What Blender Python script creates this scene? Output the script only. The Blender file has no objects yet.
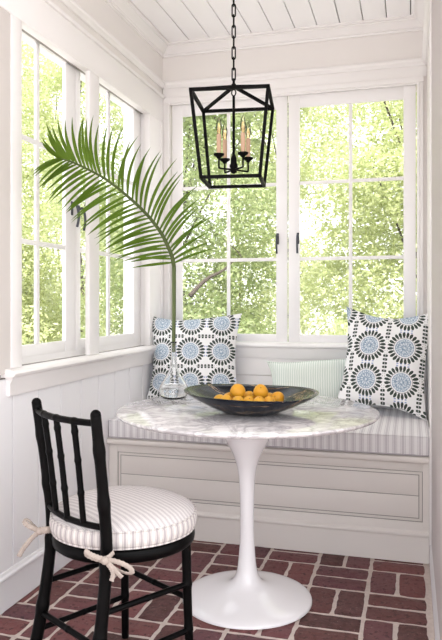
import bpy, bmesh, math, random
from mathutils import Vector, Matrix
PI = math.pi
S = bpy.context.scene
COL = S.collection
random.seed(7)

# ------------------------------------------------------------------ camera constants (image 442x640)
F, CX, CY, H = 668.0, 221.0, 302.0, 1.15
YAW = math.atan((410 - 221) / F)
cy_, sy_ = math.cos(YAW), math.sin(YAW)

def seen(px, py, d):
    """world point at depth d along the view axis for a measured photo position"""
    t = (px - CX) / F
    return Vector((d * (cy_ * t - sy_), d * (sy_ * t + cy_), H - (py - CY) / F * d))

# ------------------------------------------------------------------ materials
class E:
    """tiny expression builder over Math nodes"""
    nt = None
    def __init__(s, v): s.v = v
    @staticmethod
    def m(op, *a):
        n = E.nt.nodes.new('ShaderNodeMath'); n.operation = op
        for i, x in enumerate(a):
            x = x.v if isinstance(x, E) else x
            if isinstance(x, (int, float)): n.inputs[i].default_value = x
            else: E.nt.links.new(x, n.inputs[i])
        return E(n.outputs[0])
    def __add__(s, o): return E.m('ADD', s, o)
    def __radd__(s, o): return E.m('ADD', o, s)
    def __sub__(s, o): return E.m('SUBTRACT', s, o)
    def __rsub__(s, o): return E.m('SUBTRACT', o, s)
    def __mul__(s, o): return E.m('MULTIPLY', s, o)
    def __rmul__(s, o): return E.m('MULTIPLY', o, s)
    def __truediv__(s, o): return E.m('DIVIDE', s, o)
    def __lt__(s, o): return E.m('LESS_THAN', s, o)
    def __gt__(s, o): return E.m('GREATER_THAN', s, o)
    def fract(s): return E.m('FRACT', s)
    def abs(s): return E.m('ABSOLUTE', s)

def new_mat(name, rough=.5, spec=.5):
    m = bpy.data.materials.new(name); m.use_nodes = True
    nt = m.node_tree; E.nt = nt
    b = nt.nodes['Principled BSDF']
    b.inputs['Roughness'].default_value = rough
    b.inputs['Specular IOR Level'].default_value = spec
    return m, nt, b

def mixc(nt, fac, a, b):
    n = nt.nodes.new('ShaderNodeMix'); n.data_type = 'RGBA'
    fac = fac.v if isinstance(fac, E) else fac
    if isinstance(fac, (int, float)): n.inputs[0].default_value = fac
    else: nt.links.new(fac, n.inputs[0])
    for i, x in ((6, a), (7, b)):
        if isinstance(x, tuple): n.inputs[i].default_value = (*x[:3], 1)
        else: nt.links.new(x, n.inputs[i])
    return n.outputs[2]

def obj_xyz(nt, scale=None):
    tc = nt.nodes.new('ShaderNodeTexCoord'); sp = nt.nodes.new('ShaderNodeSeparateXYZ')
    nt.links.new(tc.outputs['Object'], sp.inputs[0])
    return E(sp.outputs[0]), E(sp.outputs[1]), E(sp.outputs[2]), tc.outputs['Object']

def noise(nt, vec, scale, detail=3, rough=.5, dist=0):
    n = nt.nodes.new('ShaderNodeTexNoise')
    n.inputs['Scale'].default_value = scale; n.inputs['Detail'].default_value = detail
    n.inputs['Roughness'].default_value = rough; n.inputs['Distortion'].default_value = dist
    if vec is not None: nt.links.new(vec, n.inputs['Vector'])
    return n.outputs['Fac']

def ramp(nt, fac, stops):
    r = nt.nodes.new('ShaderNodeValToRGB'); e = r.color_ramp.elements
    while len(e) < len(stops): e.new(.5)
    for i, (p, c) in enumerate(stops): e[i].position = p; e[i].color = (*c, 1)
    nt.links.new(fac.v if isinstance(fac, E) else fac, r.inputs[0])
    return r.outputs[0]

def bump(nt, b, h, strength=.2, dist=.01):
    n = nt.nodes.new('ShaderNodeBump'); n.inputs['Strength'].default_value = strength; n.inputs['Distance'].default_value = dist
    nt.links.new(h.v if isinstance(h, E) else h, n.inputs['Height']); nt.links.new(n.outputs[0], b.inputs['Normal'])

def paint(name, c, rough=.45, var=.02):
    m, nt, b = new_mat(name, rough, .4)
    x, y, z, v = obj_xyz(nt)
    n = noise(nt, v, 2.5, 3)
    nt.links.new(mixc(nt, n, tuple(k * (1 - var) for k in c), tuple(min(1, k * (1 + var)) for k in c)), b.inputs['Base Color'])
    return m

M = {}
M['paint'] = paint('white_satin_paint', (.81, .79, .778))
M['panel'] = paint('white_board_paint', (.79, .785, .80))
M['frieze'] = paint('cream_wall_paint', (.755, .725, .70), .6)
M['ceil'] = paint('ceiling_board_paint', (.915, .91, .91), .4)
M['bench'] = paint('bench_paint', (.72, .68, .645), .45)
M['shaded_wall'] = paint('shade_toned_wall', (.50, .46, .455), .6)  # near stretch of the right wall, its shade painted into the colour
M['strip'] = paint('shade_toned_strip', (.60, .565, .54), .6)  # wall strip by the left casing, darkened to stand for shade
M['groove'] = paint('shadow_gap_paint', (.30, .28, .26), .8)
M['sash'] = paint('white_window_paint', (.82, .805, .80), .35)

def black_lacquer():
    m, nt, b = new_mat('black_lacquer', .4, .08)
    x, y, z, v = obj_xyz(nt)
    nt.links.new(mixc(nt, noise(nt, v, 30), (.0008, .0008, .001), (.002, .0018, .0018)), b.inputs['Base Color'])
    return m
M['black'] = black_lacquer()
m, nt, b = new_mat('black_iron', .6, .1)
x, y, z, v = obj_xyz(nt)
nt.links.new(mixc(nt, noise(nt, v, 60), (.001, .001, .001), (.003, .0025, .0025)), b.inputs['Base Color']); 
M['iron'] = m
m, nt, b = new_mat('oil_rubbed_handle_metal', .35)
x, y, z, v = obj_xyz(nt)
nt.links.new(mixc(nt, noise(nt, v, 60), (.03, .035, .045), (.05, .055, .07)), b.inputs['Base Color']); 
M['handle'] = m

# bricks
m, nt, b = new_mat('old_paving_brick', .62, .28)
g = nt.nodes.new('ShaderNodeNewGeometry'); x, y, z, v = obj_xyz(nt)
base = ramp(nt, g.outputs['Random Per Island'], [(0, (.042, .017, .015)), (.2, (.165, .052, .056)), (.42, (.105, .042, .056)), (.6, (.21, .070, .070)), (.8, (.062, .024, .021)), (1, (.17, .068, .080))])
n1 = noise(nt, v, 28, 6, .65)
c1 = mixc(nt, ramp(nt, n1, [(.3, (0, 0, 0)), (.75, (1, 1, 1))]), base, (.19, .09, .085))
c1 = mixc(nt, .35, c1, base)
n2 = noise(nt, v, 90, 4, .7)
c2 = mixc(nt, ramp(nt, n2, [(.62, (0, 0, 0)), (.74, (1, 1, 1))]), c1, (.33, .23, .22))
c2 = mixc(nt, ramp(nt, noise(nt, v, 45, 5, .65), [(.34, (.75,) * 3), (.46, (0,) * 3)]), c2, (.03, .014, .013))
nt.links.new(c2, b.inputs['Base Color']); bump(nt, b, n1, .5, .006)
M['brick'] = m
m, nt, b = new_mat('pale_mortar', .9, .2)
x, y, z, v = obj_xyz(nt)
n1 = noise(nt, v, 60, 5)
nt.links.new(mixc(nt, n1, (.50, .42, .38), (.72, .64, .59)), b.inputs['Base Color']); bump(nt, b, n1, .6, .005)
M['mortar'] = m

# marble
m, nt, b = new_mat('white_veined_marble', .07, .5)
x, y, z, v = obj_xyz(nt)
w = noise(nt, v, 5.5, 8, .62, 1.6)
vein = E.m('ABSOLUTE', E(w) - .5)
k = ramp(nt, vein, [(0, (.42, .40, .42)), (.03, (.58, .56, .58)), (.10, (.80, .785, .79)), (1, (.85, .83, .835))])
w2 = noise(nt, v, 14, 6, .6, 1.0)
vein2 = E.m('ABSOLUTE', E(w2) - .5)
k2 = mixc(nt, ramp(nt, vein2, [(0, (.5,) * 3), (.09, (0,) * 3)]), k, (.55, .53, .54))
nt.links.new(k2, b.inputs['Base Color'])
M['marble'] = m
m, nt, b = new_mat('white_gloss_enamel', .12, .5)
x, y, z, v = obj_xyz(nt)
nt.links.new(mixc(nt, noise(nt, v, 3), (.80, .785, .80), (.83, .815, .83)), b.inputs['Base Color'])
M['enamel'] = m

# striped ticking
def ticking(name, axis, period, light, dark, thin):
    m, nt, b = new_mat(name, .9, .1)
    x, y, z, v = obj_xyz(nt)
    a = {'x': x, 'y': y}[axis]
    f = (a / period + 50.0).fract()
    wide = (f < .28) * .6 + (E.m('ABSOLUTE', f - .40) < .04) * .6 + (E.m('ABSOLUTE', f - .88) < .04) * .6
    weave = noise(nt, v, 240, 2)
    fac = E.m('MINIMUM', wide, 1.0) * (E(weave) * .4 + .75)
    nt.links.new(mixc(nt, E.m('MINIMUM', fac, 1.0), light, dark), b.inputs['Base Color'])
    bump(nt, b, weave, .25, .002)
    return m
M['tick_bench'] = ticking('striped_bench_ticking', 'x', .036, (.76, .745, .75), (.42, .39, .42), 1)
M['tick_chair'] = ticking('striped_chair_ticking', 'y', .0165, (.64, .61, .60), (.34, .31, .33), 1)

def plain_cloth(name, c1, c2, sc=300):
    m, nt, b = new_mat(name, .95, .1)
    x, y, z, v = obj_xyz(nt)
    n = noise(nt, v, sc, 2)
    nt.links.new(mixc(nt, n, c1, c2), b.inputs['Base Color']); bump(nt, b, n, .3, .002)
    return m
M['piping'] = plain_cloth('piping_cloth', (.34, .31, .33), (.55, .52, .54))
M['bow'] = plain_cloth('linen_tie', (.30, .25, .22), (.46, .40, .355))
M['pillowback'] = plain_cloth('blue_grey_pillow_back', (.17, .23, .33), (.24, .31, .42))

# green rib pillow
m, nt, b = new_mat('pale_green_ribbed_cloth', .95, .1)
x, y, z, v = obj_xyz(nt)
f = E.m('SINE', (x + E(noise(nt, v, 20)) * .006) * (2 * PI / .0125))
f = f * .5 + .5
nt.links.new(mixc(nt, f, (.53, .60, .54), (.74, .78, .73)), b.inputs['Base Color']); bump(nt, b, f, .3, .004)
M['green'] = m

def medallion(name, swap, cell, ox, oz):
    m, nt, b = new_mat(name, .92, .1)
    x, y, z, v = obj_xyz(nt)
    wob = noise(nt, v, 25, 2)
    X = x + (E(wob) - .5) * .006; Z = z + (E(noise(nt, v, 31, 2)) - .5) * .006
    if swap: X, Z = Z, X
    u = X / cell + (ox + 50.0); w = Z / cell + (oz + 50.0)
    fx = (u + .5).fract() - .5; fz = (w + .5).fract() - .5
    r = E.m('SQRT', fx * fx + fz * fz); th = E.m('ARCTAN2', fz, fx)
    ap = E.m('ABSOLUTE', (th * (24 / (2 * PI)) + 50.0).fract() - .5)      # 0 centre of petal
    rr = (r - .305) / .165                                                # 0..1 along petal
    wid = E.m('SQRT', E.m('MAXIMUM', rr * (1.0 - rr), 0.0)) * .78
    petal = (ap < wid) * (r > .305) * (r < .47)
    ring = (E.m('ABSOLUTE', r - .30) < .012)
    disc = (r < .262)
    ap2 = E.m('ABSOLUTE', (th * (22 / (2 * PI)) + 50.0).fract() - .5)
    dots = (E.m('ABSOLUTE', r - .215) < .018) * (ap2 < .28)
    ap3 = E.m('ABSOLUTE', (th * (12 / (2 * PI)) + 50.0).fract() - .5)
    dots2 = (E.m('ABSOLUTE', r - .12) < .03) * (ap3 < .22)
    hole = (r < .03)
    # corner leaf row (around the four cell corners)
    gx = u.fract() - .5; gz = w.fract() - .5
    lx = E.m('ABSOLUTE', (gx * 9.0 + .5).fract() - .5)
    leaf = (E.m('ABSOLUTE', gx) < .30) * (E.m('ABSOLUTE', E.m('ABSOLUTE', gz) - .035) < .03) * (lx + E.m('ABSOLUTE', gz) * 2.0 < .38)
    # little blue dots between neighbours
    hx = E.m('ABSOLUTE', (gx * 14.0).fract() - .5); hz = E.m('ABSOLUTE', (fz * 10.0).fract() - .5)
    bd = (E.m('ABSOLUTE', gx) < .072) * (E.m('ABSOLUTE', fz) < .2) * (hx < .27) * (hz < .27)
    vx = E.m('ABSOLUTE', (fx * 12.0).fract() - .5); vz = E.m('ABSOLUTE', (gz * 12.0).fract() - .5)
    kd = (E.m('ABSOLUTE', gz) < .042) * (E.m('ABSOLUTE', fx) < .21) * (vx < .18) * (vz < .2)
    white, blue, dark = (.80, .80, .80), (.22, .30, .39), (.055, .07, .062)
    blue2 = mixc(nt, ramp(nt, noise(nt, v, 190, 2, .6), [(.46, (0, 0, 0)), (.56, (1, 1, 1))]), blue, (.50, .57, .64))
    c = mixc(nt, disc, white, blue2)
    c = mixc(nt, E.m('MINIMUM', dots + dots2 + hole, 1.0) * .75, c, (.72, .76, .80))
    c = mixc(nt, bd, c, (.33, .40, .58))
    c = mixc(nt, kd * .7, c, dark)
    c = mixc(nt, ring * .55, c, dark)
    c = mixc(nt, E.m('MINIMUM', petal + leaf, 1.0), c, dark)
    nt.links.new(c, b.inputs['Base Color']); bump(nt, b, noise(nt, v, 350, 2), .2, .002)
    return m
M['med_a'] = medallion('sunburst_print_cloth', False, .172, .08, .314)
M['med_b'] = medallion('sunburst_print_cloth_turned', True, .178, .1, .42)

# glass (thin pane) and solid vase glass
m = bpy.data.materials.new('window_glass'); m.use_nodes = True; nt = m.node_tree; nt.nodes.clear(); E.nt = nt
o = nt.nodes.new('ShaderNodeOutputMaterial'); mx = nt.nodes.new('ShaderNodeMixShader')
tr = nt.nodes.new('ShaderNodeBsdfTransparent'); gl = nt.nodes.new('ShaderNodeBsdfGlossy'); gl.inputs['Roughness'].default_value = .02
fr = nt.nodes.new('ShaderNodeLayerWeight'); fr.inputs[0].default_value = .5
nt.links.new((E.m('POWER', E(fr.outputs['Facing']), 5.0) * .25 + .008).v, mx.inputs[0]); nt.links.new(tr.outputs[0], mx.inputs[1]); nt.links.new(gl.outputs[0], mx.inputs[2]); nt.links.new(mx.outputs[0], o.inputs[0])
M['pane'] = m
m, nt, b = new_mat('clear_vase_glass', .0); b.inputs['Transmission Weight'].default_value = 1; b.inputs['IOR'].default_value = 1.45; b.inputs['Base Color'].default_value = (.97, .98, .98, 1)
M['glass'] = m
m, nt, b = new_mat('vase_water', .0); b.inputs['Transmission Weight'].default_value = 1; b.inputs['IOR'].default_value = 1.33; b.inputs['Base Color'].default_value = (.98, .99, .99, 1)
M['water'] = m
m = bpy.data.materials.new('clear_bulb_glass'); m.use_nodes = True; nt = m.node_tree; nt.nodes.clear()
o = nt.nodes.new('ShaderNodeOutputMaterial'); mx = nt.nodes.new('ShaderNodeMixShader')
tr = nt.nodes.new('ShaderNodeBsdfTransparent'); tr.inputs[0].default_value = (.96, .93, .88, 1); gl = nt.nodes.new('ShaderNodeBsdfGlossy'); gl.inputs['Roughness'].default_value = .03
fr = nt.nodes.new('ShaderNodeLayerWeight'); fr.inputs[0].default_value = .35
nt.links.new(fr.outputs['Fresnel'], mx.inputs[0]); nt.links.new(tr.outputs[0], mx.inputs[1]); nt.links.new(gl.outputs[0], mx.inputs[2]); nt.links.new(mx.outputs[0], o.inputs[0])
M['bulb'] = m
M['sleeve'] = paint('tan_candle_sleeve', (.50, .33, .22), .6, .1)
m, nt, b = new_mat('glowing_filament', .5); b.inputs['Base Color'].default_value = (1, .6, .25, 1); b.inputs['Emission Color'].default_value = (1, .55, .2, 1); b.inputs['Emission Strength'].default_value = .5
M['filament'] = m

# bowl: dark glaze with brown-gold streaks
m, nt, b = new_mat('dark_horn_bowl', .2, .16)
x, y, z, v = obj_xyz(nt)
mp = nt.nodes.new('ShaderNodeMapping'); mp.inputs['Scale'].default_value = (2.2, 9, 9); mp.inputs['Rotation'].default_value = (0, 0, .7); nt.links.new(v, mp.inputs[0])
w = noise(nt, mp.outputs[0], 1.6, 5, .6, .8)
c = ramp(nt, w, [(.40, (.003, .005, .009)), (.54, (.006, .010, .020)), (.59, (.05, .025, .010)), (.61, (.32, .23, .15)), (.63, (.01, .01, .015)), (.75, (.003, .004, .007))])
nt.links.new(c, b.inputs['Base Color'])
M['bowl'] = m
m, nt, b = new_mat('yellow_orange_peel', .42, .4)
x, y, z, v = obj_xyz(nt); oi = nt.nodes.new('ShaderNodeObjectInfo')
cc = mixc(nt, oi.outputs['Random'], (.66, .32, .018), (.72, .42, .035))
nt.links.new(mixc(nt, noise(nt, v, 22, 4), cc, (.66, .30, .02)), b.inputs['Base Color']); bump(nt, b, noise(nt, v, 220, 2), .25, .002)
b.inputs['Subsurface Weight'].default_value = .1; b.inputs['Subsurface Radius'].default_value = (.01, .005, .002)
M['fruit'] = m
M['fruitstem'] = paint('brown_fruit_stem', (.20, .13, .06), .8, .2)

def leafmat(name, c1, c2, trans, tcol, rough=.4, spec=.4, island=False):
    m = bpy.data.materials.new(name); m.use_nodes = True; nt = m.node_tree; E.nt = nt
    b = nt.nodes['Principled BSDF']; b.inputs['Roughness'].default_value = rough; b.inputs['Specular IOR Level'].default_value = spec
    x, y, z, v = obj_xyz(nt)
    if island:
        g = nt.nodes.new('ShaderNodeNewGeometry'); f = g.outputs['Random Per Island']
    else: f = noise(nt, v, 18, 3)
    nt.links.new(mixc(nt, f, c1, c2), b.inputs['Base Color'])
    t = nt.nodes.new('ShaderNodeBsdfTranslucent'); t.inputs[0].default_value = (*tcol, 1)
    mx = nt.nodes.new('ShaderNodeMixShader'); mx.inputs[0].default_value = trans
    o = nt.nodes['Material Output']
    nt.links.new(b.outputs[0], mx.inputs[1]); nt.links.new(t.outputs[0], mx.inputs[2]); nt.links.new(mx.outputs[0], o.inputs[0])
    return m
M['palm'] = leafmat('palm_leaflet', (.034, .072, .006), (.092, .155, .015), .22, (.22, .36, .03), .5, .22)
M['rachis'] = leafmat('palm_stem', (.05, .075, .02), (.09, .12, .03), .0, (.2, .3, .05))
M['leaf_a'] = leafmat('spring_leaf', (.36, .41, .19), (.58, .61, .35), .42, (.62, .67, .34), island=True)
M['leaf_b'] = leafmat('deep_green_leaf', (.18, .25, .10), (.42, .47, .24), .4, (.48, .54, .30), island=True)  # deeper green foliage colour
M['leaf_c'] = leafmat('pale_leaf', (.42, .46, .25), (.62, .65, .42), .42, (.66, .70, .40), island=True)
M['bark'] = paint('grey_brown_bark', (.07, .056, .044), .9, .3)
m, nt, b = new_mat('pale_bounce_ground', .95, .1)  # unseen ground, made pale to bounce sunlight up to the ceiling
x, y, z, v = obj_xyz(nt)
nt.links.new(mixc(nt, noise(nt, v, 3, 6), (.46, .44, .43), (.60, .58, .57)), b.inputs['Base Color'])
M['bounce_ground'] = m

# ------------------------------------------------------------------ mesh helpers
def link(name, bm, mat, parent=None, smooth=False, loc=None, auto=None):
    me = bpy.data.meshes.new(name)
    bmesh.ops.recalc_face_normals(bm, faces=bm.faces)
    bm.to_mesh(me); bm.free()
    me.materials.append(M[mat] if isinstance(mat, str) else mat)
    if smooth:
        for p in me.polygons: p.use_smooth = True
    o = bpy.data.objects.new(name, me); COL.objects.link(o)
    if parent: o.parent = parent
    if loc is not None: o.location = loc
    if auto is not None:
        for p in me.polygons: p.use_smooth = True
        try: me.set_sharp_from_angle(angle=math.radians(auto))
        except Exception: pass
    return o

def tag(o, label, cat=None, group=None, kind=None):
    if label: o['label'] = label
    if cat: o['category'] = cat
    if group: o['group'] = group
    if kind: o['kind'] = kind
    return o

def thing(name, label, cat, loc=(0, 0, 0), rz=0, group=None):
    o = bpy.data.objects.new(name, None); o.empty_display_size = .1; COL.objects.link(o)
    o.location = loc; o.rotation_euler = (0, 0, rz)
    return tag(o, label, cat, group)

def struct(name, bm, mat, label, cat, parent=None, auto=None):
    o = link(name, bm, mat, parent, auto=auto)
    o['kind'] = 'structure'
    tag(o, label, cat)
    return o

def box(bm, x0, x1, y0, y1, z0, z1, bev=0, seg=2):
    t = bmesh.new()
    bmesh.ops.create_cube(t, size=1)
    bmesh.ops.scale(t, vec=(abs(x1 - x0), abs(y1 - y0), abs(z1 - z0)), verts=t.verts)
    bmesh.ops.translate(t, vec=((x0 + x1) / 2, (y0 + y1) / 2, (z0 + z1) / 2), verts=t.verts)
    if bev: bmesh.ops.bevel(t, geom=list(t.edges), offset=bev, segments=seg, profile=.5, affect='EDGES')
    join(bm, t)

def join(bm, t, mat=None):
    if mat is not None: bmesh.ops.transform(t, matrix=mat, verts=t.verts)
    me = bpy.data.meshes.new('tmp'); t.to_mesh(me); t.free(); bm.from_mesh(me); bpy.data.meshes.remove(me)

def tube(bm, pts, rad, seg=12, closed=False, flat=1.0, up=None, caps=True):
    pts = [Vector(p) for p in pts]; n = len(pts)
    if not hasattr(rad, '__len__'): rad = [rad] * n
    tans = []
    for i in range(n):
        a = pts[(i - 1) % n] if (closed or i > 0) else pts[i]
        b = pts[(i + 1) % n] if (closed or i < n - 1) else pts[i]
        tans.append((b - a).normalized())
    ref = Vector(up) if up else (Vector((0, 0, 1)) if abs(tans[0].z) < .9 else Vector((1, 0, 0)))
    nrm = (ref - tans[0] * ref.dot(tans[0])).normalized()
    rings = []
    for i in range(n):
        t = tans[i]
        if i: nrm = (nrm - t * nrm.dot(t)).normalized()
        bi = t.cross(nrm)
        rings.append([bm.verts.new(pts[i] + (nrm * math.cos(2 * PI * k / seg) + bi * math.sin(2 * PI * k / seg) * flat) * rad[i]) for k in range(seg)])
    m = n if closed else n - 1
    for i in range(m):
        A, B = rings[i], rings[(i + 1) % n]
        for k in range(seg): bm.faces.new((A[k], A[(k + 1) % seg], B[(k + 1) % seg], B[k]))
    if not closed and caps:
        bm.faces.new(rings[0][::-1]); bm.faces.new(rings[-1])

def sqbar(bm, a, b, w, up=(0, 0, 1)):
    a, b = Vector(a), Vector(b); t = (b - a).normalized(); u = Vector(up)
    if abs(t.dot(u)) > .97: u = Vector((1, 0, 0))
    n = (u - t * u.dot(t)).normalized(); s = t.cross(n)
    vs = []
    for p in (a, b): vs.append([bm.verts.new(p + n * i * w / 2 + s * j * w / 2) for i, j in ((-1, -1), (1, -1), (1, 1), (-1, 1))])
    for k in range(4): bm.faces.new((vs[0][k], vs[0][(k + 1) % 4], vs[1][(k + 1) % 4], vs[1][k]))
    bm.faces.new(vs[0][::-1]); bm.faces.new(vs[1])

def lathe(bm, prof, seg=64, c=(0, 0, 0), warp=None):
    rings = []
    for r, z in prof:
        if r < 1e-6: rings.append([bm.verts.new((c[0], c[1], c[2] + z))])
        else:
            rg = []
            for k in range(seg):
                a = 2 * PI * k / seg; rr, zz = warp(r, z, a) if warp else (r, z)
                rg.append(bm.verts.new((c[0] + rr * math.cos(a), c[1] + rr * math.sin(a), c[2] + zz)))
            rings.append(rg)
    for A, B in zip(rings, rings[1:]):
        for k in range(seg):
            k2 = (k + 1) % seg
            if len(A) == 1 and len(B) == 1: continue
            if len(A) == 1: bm.faces.new((A[0], B[k], B[k2]))
            elif len(B) == 1: bm.faces.new((A[k], A[k2], B[0]))
            else: bm.faces.new((A[k], A[k2], B[k2], B[k]))

def smooth_pts(pts, n=8):
    """Catmull-Rom resample"""
    P = [Vector(p) for p in pts]; P = [2 * P[0] - P[1]] + P + [2 * P[-1] - P[-2]]
    out = []
    for i in range(1, len(P) - 2):
        for k in range(n):
            t = k / n; a, b, c, d = P[i - 1], P[i], P[i + 1], P[i + 2]
            out.append(.5 * ((2 * b) + (c - a) * t + (2 * a - 5 * b + 4 * c - d) * t * t + (3 * b - a - 3 * c + d) * t ** 3))
    out.append(P[-2]); return out

def profile_x(bm, prof, x0, x1):
    """extrude a (y,z) profile along x"""
    A = [bm.verts.new((x0, y, z)) for y, z in prof]; B = [bm.verts.new((x1, y, z)) for y, z in prof]; n = len(prof)
    for k in range(n): bm.faces.new((A[k], A[(k + 1) % n], B[(k + 1) % n], B[k]))
    bm.faces.new(A[::-1]); bm.faces.new(B)

def profile_y(bm, prof, y0, y1):
    """extrude an (x,z) profile along y"""
    A = [bm.verts.new((x, y0, z)) for x, z in prof]; B = [bm.verts.new((x, y1, z)) for x, z in prof]; n = len(prof)
    for k in range(n): bm.faces.new((A[k], A[(k + 1) % n], B[(k + 1) % n], B[k]))
    bm.faces.new(A[::-1]); bm.faces.new(B)

def profile_z(bm, prof, z0, z1):
    A = [bm.verts.new((x, y, z0)) for x, y in prof]; B = [bm.verts.new((x, y, z1)) for x, y in prof]; n = len(prof)
    for k in range(n): bm.faces.new((A[k], A[(k + 1) % n], B[(k + 1) % n], B[k]))
    bm.faces.new(A[::-1]); bm.faces.new(B)

# ------------------------------------------------------------------ room shell
XL, XR, YB, ZC = -1.455, .09, 3.83, 2.705
Y0 = 0.6                                     # the nook runs on towards the viewer
WT = .16                                     # outer wall thickness
# floor: mortar bed + bricks (basket weave)
bm = bmesh.new(); box(bm, XL - .02, 1.2, -1.0, YB + .02, -.08, -.005)
floor = struct('floor', bm, 'mortar', 'red brick paving floor of the nook with pale mortar joints', 'floor')
bm = bmesh.new()
mod, jt = .229, .015
rnd = random.Random(3)
def brick(x0, x1, y0, y1):
    t = bmesh.new(); h = rnd.uniform(-.001, .0015)
    nx = max(2, int((x1 - x0) / .025)); ny = max(2, int((y1 - y0) / .025))
    g = [[None] * (ny + 1) for _ in range(nx + 1)]
    for i in range(nx + 1):
        for j in range(ny + 1):
            u, w = i / nx, j / ny; edge = i in (0, nx) or j in (0, ny); cor = (i in (0, nx)) and (j in (0, ny))
            px = x0 + (x1 - x0) * u; py = y0 + (y1 - y0) * w
            if edge:
                px += rnd.uniform(-.0025, .0025); py += rnd.uniform(-.0025, .0025)
            if cor: px += (.5 - u) * .005; py += (.5 - w) * .005
            g[i][j] = bm.verts.new((px, py, h + (-.0035 if edge else rnd.uniform(-.0008, .0008))))
    for i in range(nx):
        for j in range(ny): bm.faces.new((g[i][j], g[i + 1][j], g[i + 1][j + 1], g[i][j + 1]))
    rim = [g[i][0] for i in range(nx + 1)] + [g[nx][j] for j in range(1, ny + 1)] + [g[i][ny] for i in range(nx - 1, -1, -1)] + [g[0][j] for j in range(ny - 1, 0, -1)]
    lo = [bm.verts.new((v.co.x, v.co.y, -.02)) for v in rim]
    n = len(rim)
    for k in range(n): bm.faces.new((rim[k], lo[k], lo[(k + 1) % n], rim[(k + 1) % n]))
    t.free()
for i in range(-4, 5):
    for j in range(-11, 2):
        ax = -.85 + mod * i; ay = 2.711 + mod * j
        if ax + mod < XL + .02: continue
        hz = (i + j) % 2 == 0
        for q in range(2):
            if hz: r = (ax + jt / 2, ax + mod - jt / 2, ay + q * mod / 2 + jt / 2, ay + (q + 1) * mod / 2 - jt / 2)
            else: r = (ax + q * mod / 2 + jt / 2, ax + (q + 1) * mod / 2 - jt / 2, ay + jt / 2, ay + mod - jt / 2)
            x0, x1, y0, y1 = r
            x0 = max(x0, XL + .004); x1 = min(x1, XR - .002)
            if x1 - x0 < .02: continue
            brick(x0, x1, y0, y1)
o = link('brick_paving', bm, 'brick', floor); 

# ceiling boards (running towards the back)
bm = bmesh.new()
xs = -1.55; bw = .1265
x = -1.515
while x < 1.2:
    box(bm, x + .0026, x + bw - .0026, -1.0, YB + .02, ZC, ZC + .02, .002, 1)
    x += bw
ceil = struct('ceiling', bm, 'ceil', 'white painted plank ceiling', 'ceiling')
bm = bmesh.new(); box(bm, -1.9, 1.3, -1.02, YB + .35, ZC + .021, ZC + .12)
link('ceiling_backing', bm, 'groove', ceil)

# ---- left wall
ZS = .885; WY0, WY1 = 2.14, 3.64; WZ0, WZ1 = .90, 2.30          # rough opening
bm = bmesh.new()
xo = XL - WT
box(bm, xo, XL - .012, Y0, YB + WT, -.05, WZ0)                  # below
box(bm, xo, XL - .012, Y0, YB + WT, WZ1, ZC + .02)              # above
box(bm, xo, XL - .012, Y0, WY0, WZ0, WZ1); box(bm, xo, XL - .012, WY1, YB + WT, WZ0, WZ1)
wall_left = struct('wall_left', bm, 'groove', 'left wall of the nook with white vertical boarding below the window', 'wall')
bm = bmesh.new(); y = 2.05 - .18 * 8
ys = [2.232 + .1828 * k for k in range(-9, 9)]
for a, b_ in zip(ys, ys[1:]):
    box(bm, XL - .0115, XL + .0, a + .0026, min(b_ - .0026, YB - .002), .0, .86, .0015, 1)
link('vertical_boarding', bm, 'panel', wall_left)
bm = bmesh.new(); box(bm, XL - .0115, XL, Y0, YB, 2.385, ZC); link('wall_face', bm, 'frieze', wall_left)
# casings around the left window
bm = bmesh.new()
XC = XL + .012
box(bm, XL - .03, XC, 2.208, 2.276, .90, 2.40, .003)                                   # near casing
box(bm, XL - .03, XC + .001, 2.10, YB - .012, 2.236, 2.384, .003)                       # header board
box(bm, XL - .011, XC + .012, 2.00, YB - .012, 2.384, 2.400, .004)                      # header cap
box(bm, XL - .014, XC - .002, 2.846, 2.950, .90, 2.24, .004)                             # post
box(bm, XL - .03, XC - .002, 3.60, YB - .012, .90, 2.24, .003)                          # far casing
box(bm, XL - .02, XC + .005, 3.765, YB - .013, .90, 2.24, .004)
tr = struct('trim_1', bm, 'paint', 'white casing, header board and post around the left window', 'window trim', auto=30)
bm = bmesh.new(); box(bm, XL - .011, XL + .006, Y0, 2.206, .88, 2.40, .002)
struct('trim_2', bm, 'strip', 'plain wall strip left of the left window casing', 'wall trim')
# sill (stool), apron
bm = bmesh.new(); profile_y(bm, [(XL - .11, .868), (XL + .035, .868), (XL + .046, .874), (XL + .05, .883), (XL + .046, .892), (XL + .035, .898), (XL - .11, .902)], 2.17, YB - .03)
struct('trim_3', bm, 'paint', 'rounded white window sill along the left wall', 'window sill', auto=40)
bm = bmesh.new(); profile_y(bm, [(XL - .005, .796), (XL + .012, .796), (XL + .016, .803), (XL + .016, .845), (XL + .028, .862), (XL + .028, .869), (XL - .005, .869)], 2.19, YB - .03)
struct('trim_4', bm, 'paint', 'flat white apron board under the left window sill', 'window trim', auto=40)
# baseboards
bm = bmesh.new(); profile_y(bm, [(XL, 0), (XL + .006, 0), (XL + .006, .112), (XL + .014, .118), (XL + .016, .124), (XL + .014, .130), (XL + .007, .134), (XL + .004, .144), (XL, .145)], Y0, 3.064)
struct('baseboard_left', bm, 'panel', 'white baseboard along the left wall', 'baseboard', auto=40)

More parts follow.
